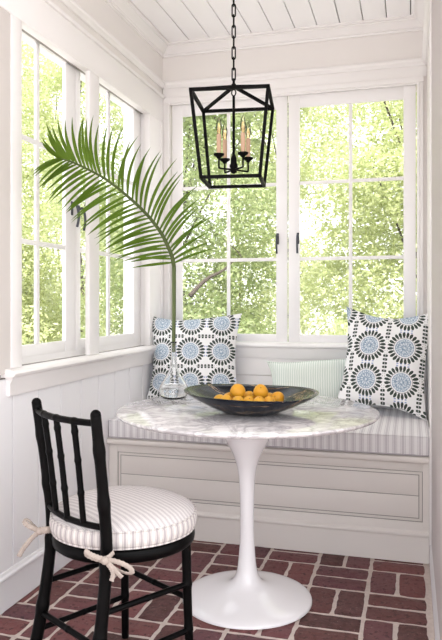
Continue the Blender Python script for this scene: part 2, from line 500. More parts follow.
# ---- back wall
BZ0, BZ1, BX0, BX1 = .90, 2.352, -1.40, .037
bm = bmesh.new()
box(bm, XL - WT, XR + WT, YB, YB + WT, -.05, BZ0); box(bm, XL - WT, XR + WT, YB, YB + WT, BZ1, ZC + .02)
box(bm, XL - WT, BX0, YB, YB + WT, BZ0, BZ1); box(bm, BX1, XR + WT, YB, YB + WT, BZ0, BZ1)
wall_back = struct('wall_back', bm, 'frieze', 'back wall of the nook above and below the casement windows', 'wall')
bm = bmesh.new()
zz = [.44, .53, .626, .722, .83]
for a, b_ in zip(zz, zz[1:]): box(bm, XL + .002, XR - .002, YB - .012, YB, a + .0018, b_ - .0018, .0015, 1)
link('back_boarding', bm, 'paint', wall_back)
bm = bmesh.new()
# casing with stepped moulding: sides and head
box(bm, XL + .004, XR - .002, YB - .010, YB, 2.386, 2.447, .002)
box(bm, BX0 - .045, BX1 + .035, YB - .024, YB, 2.352, 2.386, .005)
box(bm, BX0 - .045, BX1 + .032, YB - .016, YB, 2.343, 2.354, .003)
box(bm, BX0 - .050, BX0 - .002, YB - .022, YB, .90, 2.354, .005); box(bm, BX1 + .004, BX1 + .034, YB - .022, YB, .90, 2.354, .005)
box(bm, BX0 - .016, BX0, YB - .030, YB, .90, 2.354, .004); box(bm, BX1 + .002, BX1 + .014, YB - .030, YB, .90, 2.354, .004)
struct('trim_5', bm, 'paint', 'white stepped casing framing the pair of back windows', 'window trim', auto=30)
bm = bmesh.new(); profile_x(bm, [(YB + .10, .885), (YB - .035, .885), (YB - .046, .889), (YB - .05, .897), (YB - .046, .905), (YB - .035, .910), (YB + .10, .914)], XL + .055, XR - .002)
struct('trim_6', bm, 'paint', 'white window sill below the back windows', 'window sill', auto=40)
bm = bmesh.new(); profile_x(bm, [(YB, .822), (YB - .018, .822), (YB - .022, .828), (YB - .022, .85), (YB - .032, .872), (YB - .032, .886), (YB, .886)], XL + .055, XR - .002)
struct('trim_7', bm, 'paint', 'white apron moulding under the back window sill', 'window trim', auto=40)
# picture rail and crown, mitred simply at the corners
rail = [(0, 2.447), (.012, 2.447), (.016, 2.455), (.026, 2.462), (.028, 2.474), (.022, 2.485), (0, 2.487)]
crown = [(0, 2.640), (.010, 2.640), (.012, 2.650), (.020, 2.652), (.020, 2.656), (.028, 2.662), (.044, 2.680), (.054, 2.685), (.054, 2.691), (.068, 2.694), (.068, ZC + .001), (0, ZC + .001)]
for nm, prof, what in (('trim_8', rail, 'picture rail'), ('trim_9', crown, 'crown moulding')):
    bm = bmesh.new()
    profile_x(bm, [(YB - a, z) for a, z in prof], XL, XR)
    profile_y(bm, [(XL + a, z) for a, z in prof], Y0, YB)
    profile_y(bm, [(XR - a, z) for a, z in prof], 1.95, YB)
    struct(nm, bm, 'paint', 'white %s running round the top of the nook walls' % what, 'moulding', auto=30)

# ---- right wall
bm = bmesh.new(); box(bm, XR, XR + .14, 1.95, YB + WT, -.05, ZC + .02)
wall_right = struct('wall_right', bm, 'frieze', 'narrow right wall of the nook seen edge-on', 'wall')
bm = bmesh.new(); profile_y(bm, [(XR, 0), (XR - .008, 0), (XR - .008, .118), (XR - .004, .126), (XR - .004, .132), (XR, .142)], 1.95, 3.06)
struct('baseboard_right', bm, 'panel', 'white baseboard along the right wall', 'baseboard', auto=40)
bm = bmesh.new(); box(bm, XR - .004, XR + .001, 1.951, 2.90, .146, 2.64); link('shaded_wall_face', bm, 'shaded_wall', wall_right)
bm = bmesh.new(); box(bm, XR - .011, XR + .001, 2.90, 2.965, .142, 2.44, .005)
struct('trim_10', bm, 'paint', 'white upright trim on the right wall in front of the bench', 'wall trim', auto=30)

# ------------------------------------------------------------------ windows
def casement(name, w, label, muntin=.020, handle_side=1, z0=.915, z1=2.352, stile=.066, stile2=None, hx=None, rail_b=.047, rail_t=.078, hz=1.50):
    """sash in local coords: x 0..w, y 0 interior face .. .045 outside, z world"""
    root = bpy.data.objects.new(name, None); COL.objects.link(root); root.empty_display_size = .1
    root['kind'] = 'structure'; tag(root, label, 'window')
    bm = bmesh.new()
    e = .002; s2 = stile2 or stile
    box(bm, e, stile, 0, .019, z0, z1, .004); box(bm, w - s2, w - e, 0, .019, z0, z1, .004)
    box(bm, stile - .002, w - s2 + .002, .001, .018, z0, z0 + rail_b, .004); box(bm, stile - .002, w - s2 + .002, .001, .018, z1 - rail_t, z1, .004)
    link('sash_frame', bm, 'sash', root, auto=30)
    gx0, gx1, gz0, gz1 = stile, w - s2, z0 + rail_b, z1 - rail_t
    mxs = (gx0 + gx1) / 2; h = (gz1 - gz0) / 3; mh = min(muntin, .021)
    bm = bmesh.new(); box(bm, mxs - muntin / 2, mxs + muntin / 2, .003, .016, gz0, gz1, .003); link('muntin', bm, 'sash', root, auto=30)
    for k in (1, 2):
        bm = bmesh.new(); box(bm, gx0, gx1, .0035, .0155, gz0 + k * h - mh / 2, gz0 + k * h + mh / 2, .003); link('muntin', bm, 'sash', root, auto=30)
    for i, (a, c_) in enumerate(((gx0, mxs), (mxs, gx1))):
        for k in range(3):
            bm = bmesh.new(); box(bm, a + .001, c_ - .001, .008, .011, gz0 + k * h + .001, gz0 + (k + 1) * h - .001)
            link('pane', bm, 'pane', root)
    if hx is None: hx = (w - stile * .42) if handle_side > 0 else stile * .42
    bm = bmesh.new(); box(bm, hx - .008, hx + .008, -.006, .001, hz - .015, hz + .05, .003)
    hd = link('handle_plate', bm, 'handle', root, auto=40)
    bm = bmesh.new()
    tube(bm, smooth_pts([(hx, -.004, hz + .03), (hx, -.022, hz + .035), (hx, -.032, hz + .01), (hx, -.036, hz - .03), (hx, -.028, hz - .07)], 6), [.006] * 25, 10)
    link('handle', bm, 'handle', hd, smooth=True)
    return root
w = casement('window_1', .714, 'left casement window of the back wall, behind the hanging lantern', handle_side=1, stile=.068, hx=.655); w.location = (-1.397, YB + .004, 0)
w = casement('window_2', .714, 'right casement window of the back wall, above the patterned pillow', handle_side=-1, stile=.068, hx=.059); w.location = (-.681, YB + .004, 0)
w = casement('window_3', .655, 'nearer casement window of the left wall, at the left edge of the view', muntin=.027, z0=.925, z1=2.296, stile=.098, rail_b=.05, rail_t=.055, hz=1.565, hx=.612)
w.rotation_euler = (0, 0, PI / 2); w.location = (XL - .048, 2.168, 0)
w = casement('window_4', .785, 'farther casement window of the left wall, behind the palm leaf', muntin=.027, z0=.925, z1=2.296, stile=.045, stile2=.103, rail_b=.05, rail_t=.055, hz=1.555, hx=.022)
w.rotation_euler = (0, 0, PI / 2); w.location = (XL - .048, 2.823, 0)
# jamb liners of the openings
bm = bmesh.new()
box(bm, XL - WT, XL - .012, WY1 - .03, WY1, WZ0, WZ1); box(bm, XL - WT, XL - .012, WY0, WY0 + .03, WZ0, WZ1)
box(bm, XL - WT, XL - .031, WY0, WY1, WZ1 - .02, WZ1 + .002); box(bm, XL - WT, XL - .05, WY0, WY1, .897, .926)
t11 = struct('trim_11', bm, 'sash', 'white jamb lining of the left window opening', 'window trim')

bm = bmesh.new(); box(bm, XL - .044, XL - .006, 2.17, 3.60, 2.238, 2.252)  # dark strip drawing in the shadow line under the header
link('header_shadow_strip', bm, 'groove', t11)

# ------------------------------------------------------------------ window seat
BF = 3.072
seat = thing('window_seat', 'built-in white panelled window seat along the back wall', 'bench', (XL, BF, 0))
L = XR - XL
bm = bmesh.new(); box(bm, .002, L - .002, .012, YB - BF - .014, .0, .440)
link('body', bm, 'bench', seat)
bm = bmesh.new()                       # face frame round the recessed panel
fz0, fz1, fx0, fx1 = .178, .402, .048, L - .036
box(bm, .002, fx0, 0, .02, .13, .44, .002); box(bm, fx1, L - .002, 0, .02, .13, .44, .002)
box(bm, fx0 - .001, fx1 + .001, 0, .02, .13, fz0, .002); box(bm, fx0 - .001, fx1 + .001, 0, .02, fz1, .44, .002)
link('face_frame', bm, 'bench', seat, auto=30)
bm = bmesh.new()
g = .003
box(bm, fx0 + g, fx1 - g, .005, .02, fz0 + g, fz1 - g, .001)
link('panel_moulding', bm, 'bench', seat, auto=30)
bm = bmesh.new()
i = .018
box(bm, fx0 + i, fx1 - i, .0035, .019, fz0 + i, .2915, .002); box(bm, fx0 + i, fx1 - i, .0035, .019, .2945, fz1 - i, .002)
link('panel_board', bm, 'bench', seat, auto=30)
bm = bmesh.new()                       # dark bead lines around the panel
for a, b_, c_, d_ in ((fx0, fx1, fz0, fz0 + g), (fx0, fx1, fz1 - g, fz1), (fx0, fx0 + g, fz0, fz1), (fx1 - g, fx1, fz0, fz1)):
    box(bm, a, b_, .004, .012, c_, d_)
q = i - .0035
for a, b_, c_, d_ in ((fx0 + q, fx1 - q, fz0 + q, fz0 + i), (fx0 + q, fx1 - q, fz1 - i, fz1 - q), (fx0 + q, fx0 + i, fz0 + q, fz1 - q), (fx1 - i, fx1 - q, fz0 + q, fz1 - q), (fx0 + i, fx1 - i, .2915, .2945)):
    box(bm, a, b_, .0045, .012, c_, d_)
link('panel_groove', bm, 'groove', seat)
bm = bmesh.new(); profile_x(bm, [(-.018, .441), (-.024, .446), (-.026, .456), (-.024, .466), (-.016, .471), (YB - BF - .014, .471), (YB - BF - .014, .441)], .002, L - .002)
link('seat_board', bm, 'bench', seat, auto=40)
bm = bmesh.new(); profile_x(bm, [(.010, 0), (-.004, 0), (-.004, .113), (-.012, .118), (-.014, .124), (-.012, .130), (-.004, .134), (.0, .140), (.010, .140)], .010, L - .010)
link('kickboard', bm, 'bench', seat, auto=40)

# bench cushion
def soft_box(bm, lx, ly, lz, r, nx, ny, puff):
    box(bm, -lx / 2, lx / 2, -ly / 2, ly / 2, 0, lz, r, 4)
cush = thing('bench_cushion', 'long striped ticking cushion on the window seat', 'cushion', ((XL + XR) / 2, (3.052 + YB - .016) / 2, .4715))
lx, ly, lz = L - .012, YB - .016 - 3.052, .092
bm = bmesh.new(); nx, ny = 90, 24
def cush_z(u, v): return lz + .008 * (1 - abs(u) ** 6) * (1 - abs(v) ** 4)
box(bm, -lx / 2, lx / 2, -ly / 2, ly / 2, 0, lz, .012, 4)
link('cushion_cover', bm, 'tick_bench', cush, auto=60)
for nm, z in (('piping', lz - .004), ('piping', .006)):
    bm = bmesh.new(); a, b_ = lx / 2 - .001, ly / 2 - .001; r = .012
    pts = []
    for cxx, cyy, a0 in ((a - r, b_ - r, 0), (-a + r, b_ - r, PI / 2), (-a + r, -b_ + r, PI), (a - r, -b_ + r, 1.5 * PI)):
        for k in range(5): pts.append((cxx + r * math.cos(a0 + k * PI / 8), cyy + r * math.sin(a0 + k * PI / 8), z))
    tube(bm, pts, .0032, 8, closed=True)
    link(nm, bm, 'piping' if z < .02 else 'tick_bench', cush, smooth=True)

# ------------------------------------------------------------------ pillows
def pillow(name, label, w, h, t, mat, loc, rot, back='pillowback', group=None, pinch=.14, n=28, seed=1, ear=.02):
    root = bpy.data.objects.new(name, None); COL.objects.link(root); root.empty_display_size = .1
    root.location = loc; root.rotation_euler = rot
    tag(root, label, 'pillow', group)
    rd = random.Random(seed)
    ph = [rd.uniform(0, 6) for _ in range(6)]
    def P(u, v, s):
        x = w / 2 * u * (1 - pinch * (1 - abs(v) ** 2.2)); z = h / 2 * v * (1 - pinch * (1 - abs(u) ** 2.2))
        k = max(0, (1 - abs(u) ** 2.4)) * max(0, (1 - abs(v) ** 2.4))
        y = s * t / 2 * k ** .62
        y += .006 * math.sin(3 * u + ph[0]) * math.sin(4 * v + ph[1]) * k ** .3
        z += .008 * math.sin(2.4 * u + ph[2]) * (v + .2)
        c = (abs(u) * abs(v)) ** 3
        return (x, y + ear * c * (1 if s else 0) * 0, z + h / 2)
    for s, nm, mt in ((-1, 'front_cover', mat), (1, 'back_cover', back)):
        bm = bmesh.new()
        G = [[bm.verts.new(P(-1 + 2 * i / n, -1 + 2 * j / n, s)) for j in range(n + 1)] for i in range(n + 1)]
        for i in range(n):
            for j in range(n): bm.faces.new((G[i][j], G[i + 1][j], G[i + 1][j + 1], G[i][j + 1]))
        link(nm, bm, mt, root, smooth=True)
    bm = bmesh.new()
    pts = [P(-1 + 2 * i / n, -1, 0) for i in range(n)] + [P(1, -1 + 2 * i / n, 0) for i in range(n)] + [P(1 - 2 * i / n, 1, 0) for i in range(n)] + [P(-1, 1 - 2 * i / n, 0) for i in range(n)]
    tube(bm, pts, .004, 8, closed=True)
    link('seam_welt', bm, mat, root, smooth=True)
    return root
zc = .4715 + lz
pillow('throw_pillow', 'square blue and white sunburst print pillow in the left corner, behind the glass vase', .54, .517, .16, 'med_a', (-1.183, 3.60, zc + .010), (math.radians(-13), 0, math.radians(12)), seed=2)
pillow('throw_pillow', 'square blue and white sunburst print pillow leaning in the right corner', .465, .55, .15, 'med_b', (-.152, 3.512, zc + .016), (math.radians(-17), math.radians(3), math.radians(-8)), seed=5)
pillow('lumbar_pillow', 'small pale green ribbed pillow between the two sunburst pillows', .51, .27, .11, 'green', (-.505, 3.62, zc + .010), (math.radians(-16), math.radians(-2), math.radians(3)), back='green', seed=9)

# ------------------------------------------------------------------ tulip table
TX, TY = -.608, 2.52
table = thing('pedestal_table', 'round marble table on a white trumpet pedestal', 'table', (TX, TY, 0))
bm = bmesh.new()
prof = [(0, .003), (.2, .0025), (.246, .001), (.250, .004), (.250, .008), (.245, .013), (.225, .020), (.190, .028), (.150, .036), (.112, .045), (.082, .055), (.061, .068), (.048, .086), (.040, .108), (.035, .14), (.031, .185), (.0275, .24), (.0262, .30), (.0275, .38), (.030, .44), (.035, .495), (.045, .535), (.058, .568), (.083, .615), (.108, .66), (.132, .695), (.140, .714), (0, .714)]
rr = smooth_pts([(r, 0, z) for r, z in prof], 3)
lathe(bm, [(max(p.x, 0), p.z) for p in rr], 96)
link('pedestal', bm, 'enamel', table, auto=50)
bm = bmesh.new(); lathe(bm, [(0, .714), (.45, .714), (.482, .716), (.498, .723), (.502, .729), (.500, .734), (.495, .736), (0, .736)], 128)
link('tabletop', bm, 'marble', table, auto=40)
ZT = .736

# bowl
BX, BY = -.572, 2.438
bowl = thing('serving_bowl', 'wide shallow dark bowl holding yellow-orange fruit on the marble table', 'bowl', (BX, BY, ZT))
def bw_(r, z, a):
    k = min(1, r / .25) ** 3
    return r * (1 + .02 * k * math.sin(2 * a + .6)), z + k * (.003 * math.sin(2 * a + 1.0) + .002 * math.sin(3 * a) - .005 * math.cos(a - .28))
bm = bmesh.new()
outer = [(0, .0005), (.085, .0005), (.095, .002), (.108, .007), (.14, .020), (.175, .036), (.21, .054), (.236, .069), (.247, .077)]
inner = [(.248, .079), (.245, .080), (.230, .071), (.205, .057), (.17, .040), (.135, .026), (.10, .015), (.05, .010), (0, .009)]
lathe(bm, outer + inner, 96, warp=bw_)
link('bowl_body', bm, 'bowl', bowl, auto=60)

# fruit
def fruit_mesh():
    bm = bmesh.new(); bmesh.ops.create_uvsphere(bm, u_segments=28, v_segments=18, radius=1)
    for v in bm.verts:
        z = v.co.z; r = math.hypot(v.co.x, v.co.y)
        if z > .8: v.co.z -= .10 * ((z - .8) / .2) ** 1.2
        k = 1 + .05 * math.cos(3 * math.atan2(v.co.y, v.co.x)) * r
        v.co.x *= k; v.co.y *= k; v.co.z *= 1.08
    return bm
fbm = fruit_mesh(); fme = bpy.data.meshes.new('fruit'); fbm.to_mesh(fme); fbm.free(); fme.materials.append(M['fruit'])
for p in fme.polygons: p.use_smooth = True
sb = bmesh.new(); tube(sb, [(0, 0, .93), (0, 0, 1.0), (.02, 0, 1.05)], [.10, .07, .06], 8); sme = bpy.data.meshes.new('fruit_stem'); sb.to_mesh(sme); sb.free(); sme.materials.append(M['fruitstem'])
fr_specs = [  # px, py, depth, radius, label
    (237.6, 389.8, 2.46, .0275, 'larger yellow fruit on top, left of the two high ones in the bowl'),
    (260.6, 390.4, 2.44, .0275, 'round orange fruit on top, right of the two high ones in the bowl'),
    (277.6, 396.4, 2.43, .0235, 'orange fruit at the right end of the pile in the bowl'),
    (219.6, 398.8, 2.43, .0215, 'small orange fruit at the left end of the pile in the bowl'),
    (226.4, 400.8, 2.38, .0215, 'orange fruit low in the bowl under the left high one'),
    (238.6, 401.6, 2.36, .0215, 'fruit at the front of the bowl, below the larger yellow one'),
    (249.2, 400.6, 2.38, .0215, 'orange fruit in the gap between the two high ones in the bowl'),
    (259.0, 402.0, 2.36, .0215, 'fruit at the front of the bowl, below the round orange one'),
    (268.6, 400.8, 2.38, .0215, 'orange fruit beside the rightmost one in the bowl'),
    (249.0, 395.6, 2.50, .0230, 'fruit at the back of the pile, peeping between the two high ones'),
    (229.0, 397.1, 2.50, .0230, 'fruit at the back left of the pile behind the larger yellow one'),
    (270.0, 397.1, 2.51, .0230, 'fruit at the back right of the pile behind the round orange one')]
fpos_ = [[seen(px, py + 1.6, d), r] for px, py, d, r, lab in fr_specs]
for it in range(60):
    for i in range(len(fpos_)):
        for j in range(i):
            dv = fpos_[i][0] - fpos_[j][0]; need = (fpos_[i][1] + fpos_[j][1]) * 1.06 - dv.length
            if need > 0:
                dv.normalize(); wi = .2 if i < 3 else .8; wj = .2 if j < 3 else .8
                fpos_[i][0] += dv * need * wi / (wi + wj); fpos_[j][0] -= dv * need * wj / (wi + wj)
    for q in fpos_:
        rad_ = math.hypot(q[0].x - BX, q[0].y - BY); fl = ZT + .010 + .30 * max(0, rad_ - .06)
        q[0].z = max(q[0].z, fl + q[1] * 1.08)
for k, (px, py, d, r, lab) in enumerate(fr_specs):
    p = fpos_[k][0]
    f_ = bpy.data.objects.new('fruit', fme); COL.objects.link(f_); f_.location = p; f_.scale = (r, r, r)
    rd = random.Random(k + 20); f_.rotation_euler = (rd.uniform(-1.1, 1.1), rd.uniform(-1.1, 1.1), rd.uniform(0, 6))
    tag(f_, lab, 'fruit', 'fruit in the dark bowl')
    s_ = bpy.data.objects.new('stem', sme); COL.objects.link(s_); s_.parent = f_

# vase
VX, VY = -.974, 2.697
vase = thing('glass_vase', 'clear glass bottle vase with a thin neck on the marble table', 'vase', (VX, VY, ZT))
vo = [(0, .001), (.040, .001), (.052, .006), (.061, .018), (.0645, .033), (.061, .050), (.051, .070), (.038, .090), (.0275, .108), (.0195, .126), (.015, .145), (.0120, .17), (.0112, .20), (.0112, .225), (.0125, .238), (.0145, .243)]
vi = [(.0130, .244), (.0105, .236), (.0094, .222), (.0094, .20), (.0100, .17), (.0130, .145), (.0175, .126), (.025, .108), (.0355, .090), (.0485, .070), (.0585, .050), (.0617, .033), (.058, .019), (.049, .0095), (.03, .006), (0, .006)]
bm = bmesh.new(); lathe(bm, vo + vi, 48); link('vase_body', bm, 'glass', vase, smooth=True)
bm = bmesh.new(); lathe(bm, [(0, .0064), (.03, .0064), (.0487, .0099), (.0577, .0193), (.0614, .033), (.0582, .050), (.0530, .060), (0, .060)], 48); link('water', bm, 'water', vase, auto=50)

# ------------------------------------------------------------------ palm frond
stem_px = [(173.7, 352, 2.862), (173.7, 335, 2.860), (174.0, 310, 2.855), (174.0, 285, 2.85), (174.0, 266, 2.84)]
rach_px = [(174.0, 266, 2.84), (171.8, 256, 2.825), (167.5, 245.5, 2.805), (162, 234.5, 2.785), (154, 223, 2.755), (145, 212.5, 2.725), (133.5, 201.5, 2.685), (120, 190, 2.64), (107, 180, 2.60), (95, 173, 2.56), (84, 167.5, 2.525), (73, 162.5, 2.49), (64, 159.5, 2.46), (57, 158, 2.44)]
frond = thing('palm_frond', 'tall green palm frond standing in the glass vase', 'plant', seen(173.7, 352, 2.862))
org = Vector(frond.location)
bm = bmesh.new(); sp = smooth_pts([seen(*p) - org for p in stem_px], 6)
tube(bm, sp, [.0078 + .0012 * i / len(sp) for i in range(len(sp))], 12)
link('stalk', bm, 'rachis', frond, smooth=True)
rp = smooth_pts([seen(*p) - org for p in rach_px], 10)
bm = bmesh.new(); tube(bm, rp, [.0075 * (1 - i / len(rp)) ** .8 + .0016 for i in range(len(rp))], 10); link('midrib', bm, 'rachis', frond, smooth=True)
VR = Vector((cy_, sy_, 0)); VU = Vector((0, 0, 1)); VF = Vector((-sy_, cy_, 0))   # frame of the frond's broad side
def leaflet(base, dirv, length, width, droop, side_n):
    bm = bmesh.new(); n = 9; prev = None
    d = dirv.normalized(); p = base.copy()
    for i in range(n + 1):
        t = i / n
        wv = width * (math.sin(PI * min(1, (t * .93 + .06)) ** .75) ** .9) * (1 if i < n else .05)
        nn = side_n
        s = d.cross(nn).normalized(); up = s.cross(d).normalized()
        row = [bm.verts.new(p + s * wv / 2 + up * wv * .16), bm.verts.new(p), bm.verts.new(p - s * wv / 2 + up * wv * .16)]
        if prev:
            for k in range(2): bm.faces.new((prev[k], prev[k + 1], row[k + 1], row[k]))
        prev = row
        p = p + d * (length / n)
        d = (d + droop / n).normalized()
    o = link('leaflet', bm, 'palm', frond, smooth=True)
rd = random.Random(11)
NL = 37
def interp(tab, t):
    for (a, x), (b_, y) in zip(tab, tab[1:]):
        if t <= b_: return x + (y - x) * (t - a) / (b_ - a)
    return tab[-1][1]
Nr = len(rp) - 1
for side in (1, -1):
    for k in range(NL):
        t = .02 + .975 * (k + (.25 if side < 0 else 0)) / NL
        i = min(Nr - 1, int(t * Nr)); fpos = t * Nr - i
        base = rp[i].lerp(rp[i + 1], fpos); fwd = (rp[i + 1] - rp[i]).normalized()
        perp = VF.cross(fwd).normalized()              # one side of the blade
        if perp.dot(VR) < 0: perp = -perp
        # side=+1: upper/right side, -1: lower/left side
        ang = math.radians(interp([(0, 78), (.08, 60), (.3, 52), (.6, 47), (.85, 35), (1, 12)] if side > 0 else [(0, 84), (.08, 74), (.3, 66), (.6, 60), (.85, 46), (1, 16)], t) + rd.uniform(-5, 5))
        d = fwd * math.cos(ang) + perp * side * math.sin(ang) + VF * rd.uniform(-.28, .16)
        ln = interp([(0, .17), (.1, .225), (.35, .255), (.7, .225), (.9, .165), (1, .115)], t) * rd.uniform(.9, 1.06)
        if side < 0: droop = Vector((0, 0, -.55 * min(1, .3 + t * 3))) + fwd * .12 - VF * .10
        else: droop = VR * .55 + Vector((0, 0, .05)) - fwd * .1 - VF * .12
        nrm = -VF + VU * .35
        leaflet(base, d, ln, .0132, droop * rd.uniform(.7, 1.3), nrm)

# ------------------------------------------------------------------ chair
CHX, CHY, CHR = -.871, 1.899, -.517
chair = thing('bamboo_chair', 'black bamboo-style side chair beside the left wall', 'chair', (CHX, CHY, 0), CHR)
def bamboo(pts, r0, r1, nodes, seg=14, n=10, bul=1.16):
    P = smooth_pts(pts, n); m_ = len(P); R = []
    acc = [0]
    for a, b_ in zip(P, P[1:]): acc.append(acc[-1] + (b_ - a).length)
    # resample densely so node rings are crisp
    Q, T = [], []
    N = 80
    for k in range(N + 1):
        s = acc[-1] * k / N; j = max(i for i in range(m_) if acc[i] <= s + 1e-9); j = min(j, m_ - 2)
        f = (s - acc[j]) / max(1e-9, acc[j + 1] - acc[j]); Q.append(P[j].lerp(P[j + 1], f)); T.append(k / N)
    for t in T:
        r = r0 + (r1 - r0) * t
        b_ = 0
        for nd in nodes: b_ = max(b_, math.exp(-((t - nd) / .022) ** 2))
        R.append(r * (1 + (bul - 1) * b_))
    bm = bmesh.new(); tube(bm, Q, R, seg); return bm
wb, wt_, wf = .147, .1595, .1575
yb, yt, yf = -.142, -.186, .1445
for s in (-1, 1):
    bm = bamboo([(s * (wb + .014), yb - .072, 0), (s * (wb + .006), yb - .026, .22), (s * wb, yb, .44), (s * (wb + .004), yb - .014, .62), (s * wt_, yt, .842)], .0195, .0150, [.26, .5, .70, .88])
    for v in bm.verts:
        pass
    top = Vector((s * wt_, yt, .842))
    bmesh.ops.create_uvsphere(bm, u_segments=12, v_segments=8, radius=.0150, matrix=Matrix.Translation(top))
    link('back_post', bm, 'black', chair, smooth=True)
    bm = bamboo([(s * (wf + .010), yf + .010, 0), (s * (wf + .004), yf + .004, .2), (s * wf, yf, .418)], .0125, .0150, [.35, .68])
    link('front_leg', bm, 'black', chair, smooth=True)
# rails (bowed backwards)
def backpt(x, z, bow):
    f = (z - .44) / (.842 - .44); y = yb + (yt - yb) * max(0, f) ** 1.3; w_ = wb + (wt_ - wb) * f
    return Vector((x, y - bow * (1 - (x / w_) ** 2), z))
bm = bamboo([backpt(-wt_, .818, .03), backpt(-.08, .818, .03), backpt(0, .818, .03), backpt(.08, .818, .03), backpt(wt_, .818, .03)], .0098, .0098, [.25, .5, .75]); link('top_rail', bm, 'black', chair, smooth=True)
bm = bamboo([backpt(-wb, .522, .028), backpt(-.075, .522, .028), backpt(0, .522, .028), backpt(.075, .522, .028), backpt(wb, .522, .028)], .0092, .0092, [.5]); link('lower_back_rail', bm, 'black', chair, smooth=True)
for fx in (-.5, 0, .5):
    bm = bamboo([backpt(fx * wb, .522, .028), backpt(fx * (wb + wt_) / 2, .67, .029), backpt(fx * wt_, .818, .03)], .0088, .0088, [.3, .62, .9], 12, 10, 1.2)
    link('spindle', bm, 'black', chair, smooth=True)
# seat ring: rounded shape, wider at the front
SX, SY = -.012, .032
def seat_xy(a, r):
    x = r * math.cos(a); y = r * math.sin(a) * .98
    return x * (1 + .05 * y / r) + SX, y + SY
bm = bmesh.new()
def ring(prof, seg=72):
    rings = []
    for r, z in prof: rings.append([bm.verts.new((*seat_xy(2 * PI * k / seg, r), z)) for k in range(seg)])
    for A, B in zip(rings, rings[1:]):
        for k in range(seg): bm.faces.new((A[k], A[(k + 1) % seg], B[(k + 1) % seg], B[k]))
    bm.faces.new(rings[0][::-1]); bm.faces.new(rings[-1])
ring([(.205, .408), (.215, .409), (.222, .415), (.224, .428), (.222, .441), (.216, .448), (.205, .450)])
link('seat', bm, 'black', chair, auto=50)
# stretchers
def leg_at(front, s, z):
    if front: f = z / .41; return Vector((s * (wf + .010 - .010 * f), yf + .010 - .010 * f, z))
    f = min(1, z / .44); return Vector((s * (wb + .014 - .014 * f), yb - .072 * (1 - f) ** 1.4, z))
for s in (-1, 1):
    for z in (.288, .147):
        a, b_ = leg_at(0, s, z), leg_at(1, s, z - .004)
        bm = bamboo([a, (a + b_) / 2, b_], .0088, .0088, [.5], 10, 6); link('stretcher', bm, 'black', chair, smooth=True)
for fr_, z in ((0, .198), (1, .24)):
    a, b_ = leg_at(fr_, -1, z), leg_at(fr_, 1, z)
    bm = bamboo([a, (a + b_) / 2, b_], .0088, .0088, [.5], 10, 6); link('stretcher', bm, 'black', chair, smooth=True)

# chair cushion
pad = thing('seat_cushion', 'round striped ticking cushion tied to the black chair', 'cushion', (CHX, CHY, .4505), CHR)
def pad_mesh(prof, seg=96):
    rings = []
    bm_ = bmesh.new()
    for r, z in prof:
        if r == 0: rings.append([bm_.verts.new((SX, SY, z))]); continue
        rings.append([bm_.verts.new((*seat_xy(2 * PI * k / seg, r), z)) for k in range(seg)])
    for A, B in zip(rings, rings[1:]):
        for k in range(seg):
            k2 = (k + 1) % seg
            if len(A) == 1: bm_.faces.new((A[0], B[k], B[k2]))
            elif len(B) == 1: bm_.faces.new((A[k], A[k2], B[0]))
            else: bm_.faces.new((A[k], A[k2], B[k2], B[k]))
    return bm_
bm = pad_mesh([(.224, .050), (.219, .0555), (.20, .068), (.165, .079), (.11, .086), (.05, .089), (0, .0895)]); link('top_cover', bm, 'tick_chair', pad, smooth=True)
# side band with gathered vertical stripes
m, nt, b = new_mat('striped_band_ticking', .9, .1)
x, y, z, v = obj_xyz(nt)
th = E.m('ARCTAN2', y - SY, x - SX) * (60 / (2 * PI))
f = (th + 100.0).fract()
wide = (f < .30) * .75 + (E.m('ABSOLUTE', f - .42) < .035) * .8 + (E.m('ABSOLUTE', f - .88) < .035) * .8
nt.links.new(mixc(nt, E.m('MINIMUM', wide, 1.0), (.62, .585, .56), (.29, .26, .27)), b.inputs['Base Color'])
M['tick_band'] = m
bm = pad_mesh([(0, .0005), (.20, .0005), (.222, .003), (.228, .012), (.231, .026), (.229, .042), (.224, .050)]); link('side_band', bm, 'tick_band', pad, smooth=True)
for z in (.051, .003):
    bm = bmesh.new(); tube(bm, [(*seat_xy(2 * PI * k / 96, .2255 if z > .02 else .223), z) for k in range(96)], .0026, 8, closed=True)
    link('piping', bm, 'tick_band', pad, smooth=True)
# linen ties: bows knotted round the back posts
inv = (Matrix.Translation((CHX, CHY, .4505)) @ Matrix.Rotation(CHR, 4, 'Z')).inverted()
def ribbon(pts, w=.006, flat=.42):
    w = w * 1.4
    P = [inv @ seen(*p) for p in pts]; Q = smooth_pts(P, 8)
    bm_ = bmesh.new(); tube(bm_, Q, [w * (1 + .12 * math.sin(i * 1.7)) for i in range(len(Q))], 10, flat=flat); return bm_
def bow(strands, knot, lab):
    bm_ = bmesh.new(); bmesh.ops.create_uvsphere(bm_, u_segments=14, v_segments=10, radius=.012, matrix=Matrix.Translation(inv @ seen(*knot)) @ Matrix.Diagonal((1.1, 1, .95, 1)))
    k = link('bow_knot', bm_, 'bow', pad, smooth=True); k['label'] = lab
    for s_, w_ in strands:
        bm_ = ribbon(s_, w_); link('tie_strand', bm_, 'bow', k, smooth=True)
bow([([(39.5, 531, 2.03), (33, 528, 2.02), (26.5, 524.5, 2.02), (24.5, 521, 2.03), (27.5, 519.5, 2.035), (33, 524.5, 2.035), (39.5, 530.5, 2.035)], .0055),
     ([(39.5, 532, 2.03), (33, 537, 2.02), (27, 544, 2.015), (22.5, 550, 2.015), (19, 556.5, 2.015)], .0055),
     ([(39.5, 531, 2.03), (46, 530, 2.015), (52, 529.5, 2.03)], .0075)], (40, 531, 2.028), 'linen bow at the rear left post')
